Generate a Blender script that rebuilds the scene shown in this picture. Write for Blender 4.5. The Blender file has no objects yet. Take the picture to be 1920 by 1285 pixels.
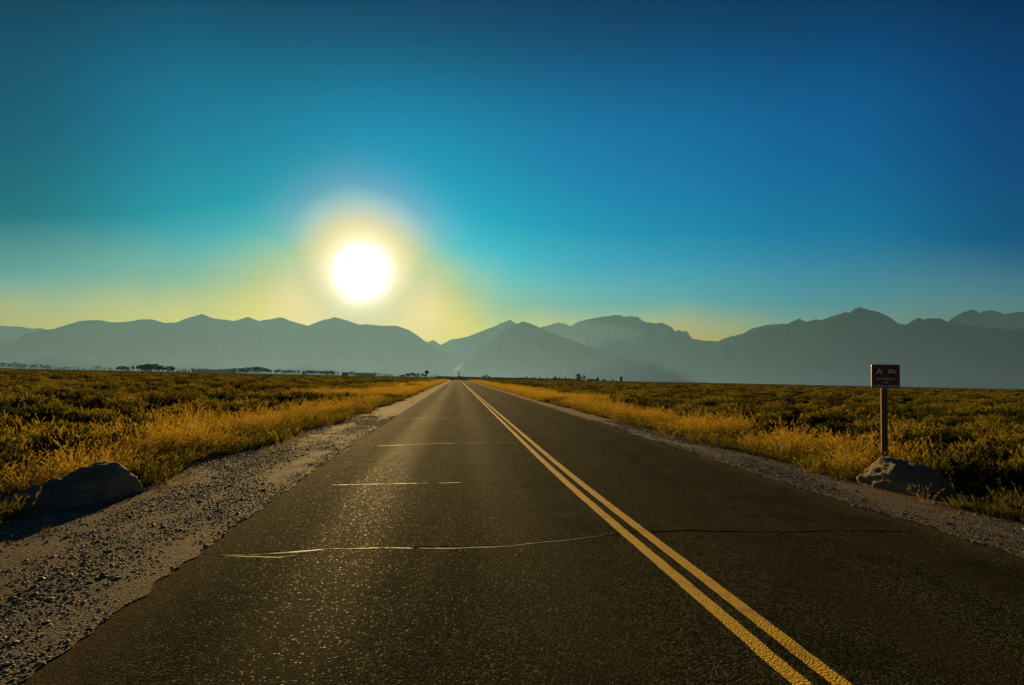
import bpy, bmesh, math, random
import numpy as np
from mathutils import Matrix, Vector, noise

# ------------------------------------------------------------------ camera, world, sun, exposure
sc = bpy.context.scene
col = sc.collection
rnd = random.Random(7)
rng = np.random.default_rng(11)

FPX, CX, CY, EYE = 1280.0, 960.0, 642.5, 1.55
PITCH, ROLL = math.radians(3.0), math.radians(1.19)
CAM_ROT = Matrix.Rotation(math.pi / 2 + PITCH, 4, 'X') @ Matrix.Rotation(ROLL, 4, 'Z')
cam_data = bpy.data.cameras.new('camera')
cam_data.lens, cam_data.sensor_width = 24.0, 36.0
cam_data.clip_start, cam_data.clip_end = 0.05, 60000
cam = bpy.data.objects.new('camera', cam_data)
cam.matrix_world = Matrix.Translation((0, 0, EYE)) @ CAM_ROT
col.objects.link(cam)
sc.camera = cam
CR3 = CAM_ROT.to_3x3()

def ray(px, py):
    return (CR3 @ Vector(((px - CX) / FPX, -(py - CY) / FPX, -1))).normalized()

SUN_ELEV, SUN_AZ = math.radians(8.53), math.radians(-12.62)      # azimuth from +Y towards +X
SUN_DIR = Vector((math.cos(SUN_ELEV) * math.sin(SUN_AZ), math.cos(SUN_ELEV) * math.cos(SUN_AZ), math.sin(SUN_ELEV)))
EXPOSURE = 0.6
sc.view_settings.view_transform = 'Standard'
sc.view_settings.look = 'None'
sc.view_settings.gamma = 1.0
sc.view_settings.use_curve_mapping = False
sc.view_settings.exposure = EXPOSURE
sc.cycles.use_denoising = True
sc.cycles.max_bounces = 8
sc.cycles.transparent_max_bounces = 8
sc.cycles.volume_bounces = 2
sc.cycles.sample_clamp_indirect = 4.0

sun_data = bpy.data.lights.new('sun', 'SUN')
sun_data.energy, sun_data.angle, sun_data.color = 4.8, math.radians(0.53), (1.0, 0.65, 0.23)
sun = bpy.data.objects.new('sun', sun_data)
sun.rotation_euler = (-SUN_DIR).to_track_quat('-Z', 'Y').to_euler()
sun.location = SUN_DIR * 60
col.objects.link(sun)

class G:
    """small helper to write shader node graphs"""
    def __init__(s, nt): s.nt = nt
    def node(s, t, **k):
        n = s.nt.nodes.new(t)
        for a, b in k.items(): setattr(n, a, b)
        return n
    def put(s, sock, v):
        if isinstance(v, bpy.types.NodeSocket): s.nt.links.new(v, sock)
        elif isinstance(v, (tuple, list)) and len(v) == 3 and len(sock.default_value) == 4: sock.default_value = (*v, 1)
        else: sock.default_value = v
    def m(s, op, a, b=0.0, c=0.0, clamp=False):
        n = s.node('ShaderNodeMath', operation=op, use_clamp=clamp)
        for i, v in enumerate((a, b, c)): s.put(n.inputs[i], v)
        return n.outputs[0]
    def mix(s, f, a, b, blend='MIX'):
        n = s.node('ShaderNodeMix', data_type='RGBA', blend_type=blend)
        s.put(n.inputs[0], f); s.put(n.inputs[6], a); s.put(n.inputs[7], b)
        return n.outputs[2]
    def step(s, v, lo, hi):
        n = s.node('ShaderNodeMapRange', interpolation_type='SMOOTHSTEP')
        for i, x in enumerate((v, lo, hi, 0.0, 1.0)): s.put(n.inputs[i], x)
        return n.outputs[0]
    def ramp(s, f, stops, interp='LINEAR'):
        n = s.node('ShaderNodeValToRGB'); n.color_ramp.interpolation = interp
        e = n.color_ramp.elements
        while len(e) < len(stops): e.new(0.5)
        for i, (p, c) in enumerate(stops): e[i].position = p; e[i].color = (*c, 1) if len(c) == 3 else c
        s.put(n.inputs[0], f)
        return n.outputs[0]
    def noise(s, vec, scale, detail=4, rough=0.55, dim='3D'):
        n = s.node('ShaderNodeTexNoise', noise_dimensions=dim)
        if vec is not None: s.put(n.inputs['Vector'], vec)
        n.inputs['Scale'].default_value = scale; n.inputs['Detail'].default_value = detail; n.inputs['Roughness'].default_value = rough
        return n.outputs[0]
    def vmul(s, v, k):
        n = s.node('ShaderNodeVectorMath', operation='MULTIPLY'); s.put(n.inputs[0], v); n.inputs[1].default_value = k
        return n.outputs[0]

world = bpy.data.worlds.new('World')
sc.world = world
world.use_nodes = True
wt = world.node_tree
wt.nodes.clear()
w = G(wt)
out = w.node('ShaderNodeOutputWorld')
bg = w.node('ShaderNodeBackground')
bg.inputs['Strength'].default_value = 0.066
sky = w.node('ShaderNodeTexSky', sky_type='NISHITA', sun_disc=False)
sky.sun_elevation, sky.sun_rotation = SUN_ELEV, SUN_AZ
sky.air_density, sky.dust_density, sky.ozone_density = 1.0, 0.3, 6.0
tc = w.node('ShaderNodeTexCoord')
dirv = tc.outputs['Generated']
sep = w.node('ShaderNodeSeparateXYZ'); w.put(sep.inputs[0], dirv)
dot = w.node('ShaderNodeVectorMath', operation='DOT_PRODUCT')
w.put(dot.inputs[0], dirv); dot.inputs[1].default_value = SUN_DIR
ang = w.m('MULTIPLY', w.m('ARCCOSINE', w.m('MINIMUM', dot.outputs['Value'], 1.0)), 57.2958)      # degrees from the sun
elev = w.m('MULTIPLY', w.m('ARCSINE', sep.outputs[2]), 57.2958)
az = w.m('MULTIPLY', w.m('ARCTAN2', sep.outputs[0], sep.outputs[1]), 57.2958)
daz = w.m('SUBTRACT', az, math.degrees(SUN_AZ))
adaz = w.m('ABSOLUTE', daz)
wob = w.m('SUBTRACT', w.noise(dirv, 5.0, 3, 0.5), 0.5)
# clear air: deeper overhead, teal sunward, bluer aside; red added behind camera to warm shaded faces
deep = w.ramp(w.m('DIVIDE', elev, 90.0, clamp=True), [(0.0, (1, 1.1, 0.72)), (0.11, (1, 1.1, 0.76)), (0.21, (0.8, 0.94, 0.78)), (0.345, (0.2, 0.25, 0.31)), (0.6, (0.14, 0.16, 0.20)), (1.0, (0.11, 0.12, 0.16))], 'EASE')
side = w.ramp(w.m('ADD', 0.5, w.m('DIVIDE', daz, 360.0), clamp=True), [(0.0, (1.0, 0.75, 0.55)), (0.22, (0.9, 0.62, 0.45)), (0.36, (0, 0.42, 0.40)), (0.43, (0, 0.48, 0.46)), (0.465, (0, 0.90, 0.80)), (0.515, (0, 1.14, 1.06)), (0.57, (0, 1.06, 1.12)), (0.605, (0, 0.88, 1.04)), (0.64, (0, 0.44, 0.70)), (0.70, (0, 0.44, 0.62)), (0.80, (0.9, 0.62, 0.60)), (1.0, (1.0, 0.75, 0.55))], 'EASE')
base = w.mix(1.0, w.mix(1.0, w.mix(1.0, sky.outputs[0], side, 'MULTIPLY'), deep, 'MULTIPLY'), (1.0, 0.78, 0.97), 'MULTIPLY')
# thin smoke: a grey-teal layer with a wavering top and a yellow one low over the mountains
bulge = w.m('MULTIPLY', w.step(adaz, 15.0, 1.0), 3.2)
lay = w.m('SUBTRACT', w.m('ADD', elev, w.m('MULTIPLY', wob, 4.0)), bulge)
hz = w.step(lay, 10.6, 4.6)
hz_col = w.ramp(w.m('DIVIDE', adaz, 180.0, clamp=True), [(0.0, (1.1, 0.74, 0.0)), (0.03, (0.85, 0.64, 0.04)), (0.073, (0.28, 0.42, 0.26)), (0.15, (0.08, 0.38, 0.41)), (0.25, (0.07, 0.25, 0.31)), (0.34, (0.07, 0.17, 0.21)), (0.6, (0.15, 0.16, 0.15)), (1.0, (0.18, 0.17, 0.15))])  # warm grey added opposite the sun as fill for shaded faces
hz_col = w.mix(1.0, hz_col, (10.0, 10.0, 10.0), 'MULTIPLY')
smoke = w.mix(w.m('MULTIPLY', hz, 0.9), base, hz_col)
low = w.step(w.m('ADD', lay, w.m('MULTIPLY', bulge, 0.3)), 7.0, 2.4)
low_col = w.ramp(w.m('DIVIDE', adaz, 180.0, clamp=True), [(0.0, (1.45, 0.92, 0.0)), (0.073, (1.15, 0.76, 0.0)), (0.16, (0.74, 0.46, 0.0)), (0.207, (0.40, 0.40, 0.10)), (0.25, (0.16, 0.25, 0.18)), (0.34, (0.09, 0.16, 0.18)), (0.6, (0.16, 0.16, 0.15)), (1.0, (0.18, 0.17, 0.15))])
low_col = w.mix(1.0, low_col, (10.0, 10.0, 10.0), 'MULTIPLY')
smoke = w.mix(low, smoke, low_col)
# aureole and disc of the sun
a1 = w.m('ADD', ang, w.m('MULTIPLY', wob, 1.6))
halo = w.ramp(w.m('DIVIDE', a1, 12.0, clamp=True), [(0.0, (1, 1, 1)), (0.04, (1, 1, 1)), (0.10, (0.75, 0.70, 0.62)), (0.165, (0.34, 0.285, 0.21)), (0.24, (0.24, 0.188, 0.10)), (0.34, (0.165, 0.14, 0.06)), (0.45, (0.085, 0.112, 0.06)), (0.57, (0.022, 0.085, 0.055)), (0.78, (0.0, 0.0, 0.0))], 'B_SPLINE')
halo = w.mix(1.0, halo, (50.0, 50.0, 50.0), 'MULTIPLY')
final = w.mix(1.0, w.mix(w.step(a1, 6.0, 2.6), smoke, halo), halo, 'LIGHTEN')
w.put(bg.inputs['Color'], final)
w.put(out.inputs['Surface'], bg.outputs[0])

# ------------------------------------------------------------------ helpers
def mat(name):
    m = bpy.data.materials.new(name); m.use_nodes = True
    m.node_tree.nodes.clear()
    g = G(m.node_tree)
    o = g.node('ShaderNodeOutputMaterial')
    return m, g, o

def bsdf(g, o, color, rough=0.8, normal=None, spec=0.5, metal=0.0):
    b = g.node('ShaderNodeBsdfPrincipled')
    g.put(b.inputs['Base Color'], color); g.put(b.inputs['Roughness'], rough)
    g.put(b.inputs['Specular IOR Level'], spec); g.put(b.inputs['Metallic'], metal)
    if normal is not None: g.put(b.inputs['Normal'], normal)
    g.put(o.inputs['Surface'], b.outputs[0])
    return b

def bump(g, h, strength=0.5, dist=0.01):
    n = g.node('ShaderNodeBump'); n.inputs['Strength'].default_value = strength; n.inputs['Distance'].default_value = dist
    g.put(n.inputs['Height'], h)
    return n.outputs[0]

def objpos(g, kind='Object'):
    return g.node('ShaderNodeTexCoord').outputs[kind]

def simple(name, c, rough=0.7, spec=0.4, metal=0.0, var=0.25, scale=6.0):
    m, g, o = mat(name)
    n = g.noise(objpos(g), scale, 5)
    cc = g.mix(n, tuple(x * (1 - var) for x in c), tuple(min(1, x * (1 + var)) for x in c))
    bsdf(g, o, cc, rough, bump(g, n, 0.2, 0.01), spec, metal)
    return m

def tag(o, label=None, cat=None, group=None, kind=None):
    if label: o['label'] = label
    if cat: o['category'] = cat
    if group: o['group'] = group
    if kind: o['kind'] = kind
    return o

def link(name, me, m=None, parent=None):
    o = bpy.data.objects.new(name, me); col.objects.link(o)
    if m is not None and not me.materials: me.materials.append(m)
    if parent is not None: o.parent = parent
    return o

def mesh(name, verts, faces, m=None, smooth=False):
    me = bpy.data.meshes.new(name)
    me.from_pydata([tuple(v) for v in verts], [], [tuple(f) for f in faces])
    me.update()
    if smooth: me.polygons.foreach_set('use_smooth', [True] * len(me.polygons))
    if m is not None: me.materials.append(m)
    return me

def empty(name, loc=(0, 0, 0), rz=0.0):
    o = bpy.data.objects.new(name, None); col.objects.link(o)
    o.location = loc; o.rotation_euler = (0, 0, rz); o.empty_display_size = 0.2
    return o

class MB:
    """collects simple solids into one mesh"""
    def __init__(s): s.bm = bmesh.new()
    def box(s, c, size, rot=None, bevel=0.0):
        r = bmesh.ops.create_cube(s.bm, size=1.0)
        vs = r['verts']
        M = Matrix.Translation(c) @ (rot.to_4x4() if rot is not None else Matrix()) @ Matrix.Diagonal((*size, 1))
        bmesh.ops.transform(s.bm, matrix=M, verts=vs)
        if bevel:
            es = list({e for v in vs for e in v.link_edges})
            bmesh.ops.bevel(s.bm, geom=es, offset=bevel, segments=2, affect='EDGES', profile=0.6)
        return s
    def cyl(s, a, b, r0, r1=None, seg=12):
        a, b = Vector(a), Vector(b); r1 = r0 if r1 is None else r1
        r = bmesh.ops.create_cone(s.bm, cap_ends=True, segments=seg, radius1=r0, radius2=r1, depth=(b - a).length)
        q = (b - a).normalized().to_track_quat('Z', 'Y').to_matrix().to_4x4()
        bmesh.ops.transform(s.bm, matrix=Matrix.Translation((a + b) / 2) @ q, verts=r['verts'])
        return s
    def prism(s, pts, y0, y1):
        """polygon given in x,z extruded along y"""
        f = [s.bm.verts.new((x, y0, z)) for x, z in pts]; k = [s.bm.verts.new((x, y1, z)) for x, z in pts]
        n = len(pts)
        s.bm.faces.new(f); s.bm.faces.new(k[::-1])
        for i in range(n): s.bm.faces.new((f[i], k[i], k[(i + 1) % n], f[(i + 1) % n]))
        return s
    def build(s, name, m, parent=None, smooth=False):
        bmesh.ops.recalc_face_normals(s.bm, faces=s.bm.faces)
        me = bpy.data.meshes.new(name); s.bm.to_mesh(me); s.bm.free()
        if smooth: me.polygons.foreach_set('use_smooth', [True] * len(me.polygons))
        return link(name, me, m, parent)

def fbm(x, y, z=0.0, oct=4, lac=2.0, gain=0.5):
    v, a = 0.0, 1.0
    for _ in range(oct):
        v += a * noise.noise((x, y, z)); x *= lac; y *= lac; z = z * lac + 3.1; a *= gain
    return v

# ------------------------------------------------------------------ road course
def centre(y):                                   # x of the yellow line at distance y along the straight
    return 1.72 - 0.08 * y + 0.16 * math.exp(-((y - 2.0) / 6.0) ** 2)

PATH = []                                        # points (x, y, nx, ny) with normal to the right
y = -14.0
while y < 318: 
    PATH.append((centre(y), y)); y += 0.1 if 1.5 < y < 16 else (0.5 if y < 40 else 4.0)
hd, px_, py_ = math.atan(-0.08), *PATH[-1]
for i in range(70):                              # far off the road swings left
    hd -= math.radians(0.35 + 1.0 * min(1, i / 25))
    px_ += math.sin(hd) * 5.0; py_ += math.cos(hd) * 5.0
    PATH.append((px_, py_))
def path_normals(P):
    R = []
    for i, (x, y) in enumerate(P):
        a, b = P[max(0, i - 1)], P[min(len(P) - 1, i + 1)]
        dx, dy = b[0] - a[0], b[1] - a[1]; l = math.hypot(dx, dy)
        R.append((x, y, dy / l, -dx / l))
    return R
PATH = path_normals(PATH)
def strip(name, offs, zs, m, parent=None, p0=0, p1=None, wob=None, uv=True):
    """sheet along the road: offs = lateral offsets (numbers or functions of the distance)"""
    P = PATH[p0:p1]; V, F, U = [], [], []
    k = len(offs); s = 0.0
    for i, (x, y, nx, ny) in enumerate(P):
        if i: s += math.hypot(x - P[i - 1][0], y - P[i - 1][1])
        for j, o in enumerate(offs):
            d = o(y, s) if callable(o) else o
            V.append((x + nx * d, y + ny * d, zs[j])); U.append((d, y))
        if i:
            for j in range(k - 1):
                a = (i - 1) * k + j
                F.append((a, a + 1, a + k + 1, a + k))
    me = mesh(name, V, F, m)
    if uv:
        l = me.uv_layers.new(name='road')
        for lp in me.loops: l.data[lp.index].uv = U[lp.vertex_index]
    return link(name, me, None, parent)

def left_grass(y):                               # offset of the vegetation edge from the yellow line
    t = np.interp(y, [-14, 7, 13, 20, 30, 50, 150, 400], [-6.9, -6.55, -6.25, -6.1, -5.75, -5.65, -5.6, -5.4])
    return t + 0.22 * math.sin(y * 0.9) * math.exp(-max(y, 0) / 60) + 0.25 * noise.noise((y * 0.35, 3.3, 0))
def right_grass(y):
    t = np.interp(y, [-14, 8, 12, 20, 28, 50, 150, 400], [5.5, 5.15, 4.95, 4.9, 4.7, 4.45, 4.4, 4.4])
    return t + 0.22 * noise.noise((y * 0.4, 9.3, 0))

# ------------------------------------------------------------------ ground materials
m_ground, g, o = mat('dry_soil')
P = objpos(g)
n1 = g.noise(P, 0.35, 6, 0.6); n2 = g.noise(P, 6.0, 5, 0.6)
c = g.mix(g.step(n1, 0.40, 0.62), (0.028, 0.022, 0.008), (0.05, 0.036, 0.012))
c = g.mix(g.m('MULTIPLY', n2, 0.7), c, (0.03, 0.026, 0.01))
bsdf(g, o, c, 1.0, bump(g, n2, 0.6, 0.05), 0.0)

m_gravel, g, o = mat('gravel')
P = objpos(g)
v = g.node('ShaderNodeTexVoronoi'); g.put(v.inputs['Vector'], P); v.inputs['Scale'].default_value = 55.0
v2 = g.node('ShaderNodeTexVoronoi'); g.put(v2.inputs['Vector'], P); v2.inputs['Scale'].default_value = 110.0
big = g.noise(g.vmul(P, (1.5, 0.35, 1)), 1.0, 6, 0.68)
sand = g.m('MULTIPLY', g.step(big, 0.46, 0.60), 0.85)
sv = g.node('ShaderNodeSeparateColor'); g.put(sv.inputs[0], v.outputs['Color'])
stone = g.mix(sv.outputs[0], (0.07, 0.064, 0.052), (0.30, 0.265, 0.21))
dirt = g.mix(g.noise(P, 30, 4), (0.13, 0.098, 0.058), (0.21, 0.16, 0.095))
c = g.mix(sand, stone, dirt)
h = g.m('ADD', g.m('MULTIPLY', g.m('SUBTRACT', 1.0, v.outputs['Distance']), g.m('SUBTRACT', 1.15, sand)), g.m('MULTIPLY', v2.outputs['Distance'], 0.3))
bsdf(g, o, c, 0.9, bump(g, h, 1.0, 0.03), 0.1)

m_asphalt, g, o = mat('asphalt')
P = objpos(g)
uvn = g.node('ShaderNodeUVMap', uv_map='road'); su = g.node('ShaderNodeSeparateXYZ'); g.put(su.inputs[0], uvn.outputs[0])
lat = su.outputs[0]
v = g.node('ShaderNodeTexVoronoi'); g.put(v.inputs['Vector'], P); v.inputs['Scale'].default_value = 90.0
v3 = g.node('ShaderNodeTexVoronoi'); g.put(v3.inputs['Vector'], P); v3.inputs['Scale'].default_value = 170.0
sv = g.node('ShaderNodeSeparateColor'); g.put(sv.inputs[0], v.outputs['Color'])
chip = g.ramp(sv.outputs[0], [(0.0, (0.011, 0.0122, 0.0062)), (0.5, (0.032, 0.0355, 0.0175)), (0.78, (0.080, 0.085, 0.044)), (0.94, (0.17, 0.175, 0.098))])
def track(c0, wd):                              # worn wheel track round lateral offset c0
    return g.m('SUBTRACT', 1.0, g.step(g.m('ABSOLUTE', g.m('SUBTRACT', lat, c0)), wd * 0.25, wd))
long = g.noise(g.vmul(P, (2.2, 0.06, 1)), 1.0, 4, 0.6)
wear = g.m('ADD', g.m('ADD', track(-2.75, 0.55), track(-1.1, 0.55)), g.m('ADD', track(1.0, 0.5), track(2.5, 0.5)))
wear = g.m('MULTIPLY', wear, g.m('ADD', 0.35, long))
blot = g.noise(P, 0.8, 5, 0.62)
c = g.mix(g.m('MULTIPLY', wear, 0.62, clamp=True), chip, (0.042, 0.039, 0.019))
c = g.mix(g.m('MULTIPLY', g.step(blot, 0.48, 0.68), 0.5), c, (0.014, 0.012, 0.009))
oil = g.m('MULTIPLY', g.m('ADD', track(-1.95, 0.5), track(1.75, 0.5)), g.step(long, 0.42, 0.66))
c = g.mix(g.m('MULTIPLY', oil, 0.55), c, (0.011, 0.010, 0.008))
edge_n = g.m('ADD', lat, g.m('MULTIPLY', g.m('SUBTRACT', g.noise(P, 3.0, 5, 0.7), 0.5), 0.9))
dusty = g.m('MAXIMUM', g.step(edge_n, -3.35, -4.0), g.step(edge_n, 2.9, 3.45))
c = g.mix(g.m('MULTIPLY', dusty, 0.9), c, (0.115, 0.092, 0.055))
h = g.m('ADD', g.m('MULTIPLY', v.outputs['Distance'], -1.0), g.m('MULTIPLY', v3.outputs['Distance'], -0.5))
rough = g.m('SUBTRACT', g.m('SUBTRACT', 0.92, g.m('MULTIPLY', wear, 0.14)), g.m('MULTIPLY', g.step(sv.outputs[1], 0.90, 0.99), 0.28))
bsdf(g, o, c, rough, bump(g, h, 1.0, 0.011), g.m('ADD', 0.004, g.m('MULTIPLY', g.step(sv.outputs[1], 0.90, 0.99), 0.010)))

m_yellow, g, o = mat('yellow_road_paint')
P = objpos(g)
v = g.node('ShaderNodeTexVoronoi'); g.put(v.inputs['Vector'], P); v.inputs['Scale'].default_value = 75.0
worn = g.m('MAXIMUM', g.step(g.noise(P, 45.0, 5, 0.75), 0.56, 0.66), g.m('MULTIPLY', g.step(g.noise(P, 1.6, 5, 0.7), 0.52, 0.66), 0.55))
c = g.mix(g.noise(P, 9.0, 5), (0.88, 0.50, 0.003), (0.97, 0.60, 0.006))
c = g.mix(g.m('MULTIPLY', worn, 0.75), c, (0.10, 0.07, 0.02))
bsdf(g, o, c, 0.6, bump(g, g.m('MULTIPLY', v.outputs['Distance'], -1.0), 0.8, 0.010), 0.1)

m_tar_lit, g, o = mat('crack_tar_sunlit')
P = objpos(g)
n = g.noise(P, 25, 4)
bsdf(g, o, g.mix(n, (0.08, 0.058, 0.028), (0.17, 0.125, 0.065)), g.m('ADD', 0.52, g.m('MULTIPLY', n, 0.25)), None, 0.3)  # tan base colour stands in for low sun glancing off the tar
m_crack_dark = simple('crack_dark', (0.010, 0.009, 0.007), 1.0, 0.0)  # dark copy of the seam colour where no sun glances off

# ------------------------------------------------------------------ ground, shoulders, road
gx = [-15000, -3000, -600, -120, -30, -8, 0, 8, 30, 120, 600, 3000, 15000]
gy = [-2600, -200, -20, 0, 5, 10, 20, 40, 100, 300, 1000, 3000, 14500]
GV = [(x, y, -0.035) for y in gy for x in gx]
GF = [(j * 13 + i, j * 13 + i + 1, j * 13 + i + 14, j * 13 + i + 13) for j in range(12) for i in range(12)]
tag(link('ground', mesh('ground', GV, GF, m_ground)), 'dark dry soil of the sagebrush plain', None, None, 'structure')

road = strip('road', [-4.08, -4.02, 0.0, 3.46, 3.52], [-0.03, 0.03, 0.045, 0.03, -0.03], m_asphalt)
tag(road, 'worn two lane asphalt road running straight to the mountains', None, None, 'structure')
def wavy(base, seed):
    return lambda y, s: base + (0.10 * noise.noise((y * 1.3, seed, 0)) + 0.06 * noise.noise((y * 4.0, seed, 2)) + 0.05 * noise.noise((y * 11.0, seed, 5))) * (1 if y < 60 else 0.3)
sl = strip('gravel_shoulder', [lambda y, s: left_grass(y) - 0.9, wavy(-3.93, 1.0)], [-0.012, 0.0365], m_gravel)
tag(sl, 'wide gravel and dirt shoulder left of the road', None, None, 'structure')
sr = strip('gravel_shoulder', [wavy(3.33, 5.0), lambda y, s: right_grass(y) + 0.7], [0.0385, -0.012], m_gravel)
tag(sr, 'narrow gravel shoulder right of the road', None, None, 'structure')
def line_edge(b, seed):
    return lambda y, s: b + (0.007 * noise.noise((y * 6, seed, 0)) + 0.006 * noise.noise((y * 25, seed, 3)) if y < 25 else 0)
for a, b in ((-0.155, -0.05), (0.05, 0.155)):
    strip('yellow_line', [line_edge(a, a), line_edge(b, b)], [0.0487] * 2, m_yellow, road)

def crack(pts, w0, seed, parent=road, m=m_tar_lit, rise=0.0025):
    """poured tar seam wandering across the lane"""
    V, F = [], []
    n = 90
    xs = np.linspace(pts[0][0], pts[-1][0], n)
    ys = np.interp(xs, [p[0] for p in pts], [p[1] for p in pts])
    for i, (x, y) in enumerate(zip(xs, ys)):
        yy = y + 0.030 * noise.noise((x * 2.4, seed, 0)) + 0.016 * noise.noise((x * 9, seed, 1))
        wd = w0 * max(0.34, 0.7 + 0.9 * noise.noise((x * 3.1, seed, 5)) + 0.4 * noise.noise((x * 13, seed, 8))) * min(1, 0.15 + 8 * min(i, n - 1 - i) / n)
        off = x - centre(y)
        z = 0.047 - 0.015 * abs(off) / 3.4
        V += [(x, yy - wd, z), (x, yy, z + rise), (x, yy + wd, z)]
        if i:
            k = 3 * (i - 1)
            F += [(k, k + 3, k + 4, k + 1), (k + 1, k + 4, k + 5, k + 2)]
    return link('crack_seam', mesh('crack_seam', V, F, m, True), None, parent)
crack([(-2.56, 5.77), (-2.14, 5.79), (-1.94, 5.86), (-1.54, 6.03), (-1.18, 6.08), (-0.48, 6.12), (-0.01, 6.21), (0.54, 6.49), (1.2, 6.85)], 0.022, 1.0)
crack([(0.7, 6.60), (1.2, 6.86), (1.88, 7.03), (3.0, 7.11), (3.83, 7.23), (4.45, 7.26)], 0.014, 1.5, road, m_crack_dark, 0.001)
crack([(-2.72, 5.80), (-2.2, 5.84), (-1.7, 5.98), (-1.0, 6.12), (0.0, 6.25)], 0.012, 1.9, road, m_crack_dark, 0.001)
crack([(-2.4, 5.73), (-1.9, 5.74), (-1.62, 5.90)], 0.02, 7.0)
crack([(-2.53, 9.48), (-0.5, 9.94)], 0.026, 2.0)
crack([(-3.0, 14.72), (-1.7, 15.58), (0.05, 16.08), (0.2, 16.1)], 0.034, 3.0)
crack([(0.0, 16.08), (3.66, 16.58)], 0.02, 3.5, road, m_crack_dark, 0.001)
crack([(-4.2, 24.5), (2.4, 25.6)], 0.04, 4.0)

# ------------------------------------------------------------------ mountains
m_mount, g, o = mat('mountain_rock')
P = objpos(g)
n1 = g.noise(P, 0.004, 7, 0.6); n2 = g.noise(P, 0.03, 5, 0.6)
c = g.mix(g.step(n1, 0.42, 0.6), (0.022, 0.027, 0.019), (0.055, 0.052, 0.047))
c = g.mix(g.m('MULTIPLY', n2, 0.5), c, (0.035, 0.035, 0.033))
bsdf(g, o, c, 0.95, bump(g, n2, 0.7, 20.0), 0.1)

def ridge(label, pts, D, front, back, jag=1.0, seed=0.0, wander=0.06, skew=None):
    n = 420
    xs = np.linspace(pts[0][0], pts[-1][0], n)
    ys = np.interp(xs, [p[0] for p in pts], [p[1] for p in pts])
    V, F = [], []
    rows_f, rows_b = 16, 7
    for i, (px, py) in enumerate(zip(xs, ys)):
        py += jag * (0.9 * noise.noise((px * 0.09, seed, 0)) + 0.9 * noise.noise((px * 0.25, seed, 4)) + 0.7 * noise.noise((px * 0.6, seed, 7)))
        d = ray(px, py)
        dist = D * (1 + wander * noise.noise((px * 0.006, seed, 9)))
        if skew and px < skew[0]: dist -= skew[1] * (skew[0] - px)
        t = dist / d.y
        X, Z = d.x * t, EYE + d.z * t
        Z = max(Z, -1.0)
        for r in range(rows_f + rows_b + 1):
            if r <= rows_f:
                v = r / rows_f
                yy = dist - front * (1 - v) * (0.85 + 0.3 * noise.noise((X * 0.0016, seed, 2)))
                prof = v ** 1.35
            else:
                v = 1 - (r - rows_f) / rows_b
                yy = dist + back * (1 - v)
                prof = v
            gul = fbm(X * 0.0034 + 0.5 * noise.noise((X * 0.002, yy * 0.002, seed)), yy * 0.0013, seed, 5) + 0.35 * fbm(X * 0.011, yy * 0.004, seed + 5, 3)
            k = math.sin(math.pi * min(1, v)) if v < 1 else 0
            z = Z * (prof * (1 + 0.0 * k)) + Z * 0.30 * k * (gul - 0.22)
            zmax = EYE + d.z / d.y * yy * (0.97 if v < 1 else 1.0)           # front slopes stay under the crest line
            V.append((X, yy, max(-1.0 if 0 < v else -2.0, min(z, zmax) if v < 1 and r < rows_f else z)))
        if i:
            k = rows_f + rows_b + 1; a = (i - 1) * k
            for r in range(k - 1): F.append((a + r, a + k + r, a + k + r + 1, a + r + 1))
    return tag(link('mountain', mesh('mountain', V, F, m_mount, True)), label, None, None, 'structure')

ridge('hazy left range of rounded summits below the sun', [(-520, 640), (-300, 616), (-120, 640), (-40, 655), (0, 648), (50, 634), (93, 620), (110, 614), (150, 602), (182, 600), (215, 605), (245, 603), (262, 599), (285, 599), (310, 606), (330, 605), (350, 597), (378, 589), (400, 597), (440, 602), (465, 594), (485, 602), (505, 599), (527, 595), (545, 602), (578, 611), (600, 602), (628, 595), (650, 601), (674, 609), (685, 608), (715, 611), (743, 611), (767, 619), (780, 627), (797, 640), (813, 652), (847, 672), (863, 683), (880, 692), (900, 708)], 7300, 1900, 700, 0.7, 1.0)
ridge('pale far ridge at the left edge', [(-560, 600), (-200, 606), (-60, 612), (0, 611), (40, 613), (62, 617), (75, 615), (100, 622), (160, 640), (220, 690)], 9600, 950, 1000, 0.5, 2.0)
ridge('small distant peak seen through the valley gap', [(760, 665), (790, 646), (803, 641), (813, 638), (825, 646), (840, 655), (880, 690)], 10300, 1000, 1000, 0.4, 3.0)
ridge('middle ridge climbing behind the dark pyramid peak', [(800, 700), (815, 662), (828, 646), (845, 637), (875, 632), (893, 625), (925, 613), (940, 606), (957, 600), (968, 607), (985, 622), (1030, 660), (1080, 705)], 9700, 1500, 1100, 0.6, 4.0)
ridge('dark pyramid shaped peak in the middle', [(815, 712), (845, 697), (862, 685), (890, 662), (920, 640), (945, 622), (962, 611), (980, 603), (995, 607), (1013, 615), (1033, 624), (1073, 639), (1133, 661), (1200, 685), (1250, 702), (1290, 716)], 6000, 780, 850, 0.5, 5.0, 0.03, (980, 3.2))
ridge('broad blunt mountain with a jagged right shoulder', [(960, 690), (990, 640), (1013, 614), (1025, 611), (1047, 605), (1058, 607), (1072, 612), (1080, 605), (1105, 598), (1130, 594), (1155, 591), (1180, 594), (1195, 594), (1207, 603), (1228, 607), (1239, 605), (1249, 608), (1258, 613), (1266, 622), (1273, 619), (1281, 622), (1288, 621), (1296, 633), (1302, 638), (1309, 649), (1324, 674), (1345, 700), (1360, 716)], 9700, 1600, 1200, 1.7, 6.0)
ridge('far ridge closing the canyon gap', [(1270, 650), (1300, 636), (1320, 639), (1335, 639), (1345, 641), (1356, 636), (1372, 630), (1400, 645), (1450, 700)], 10400, 1300, 1000, 0.5, 7.0)
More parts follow.
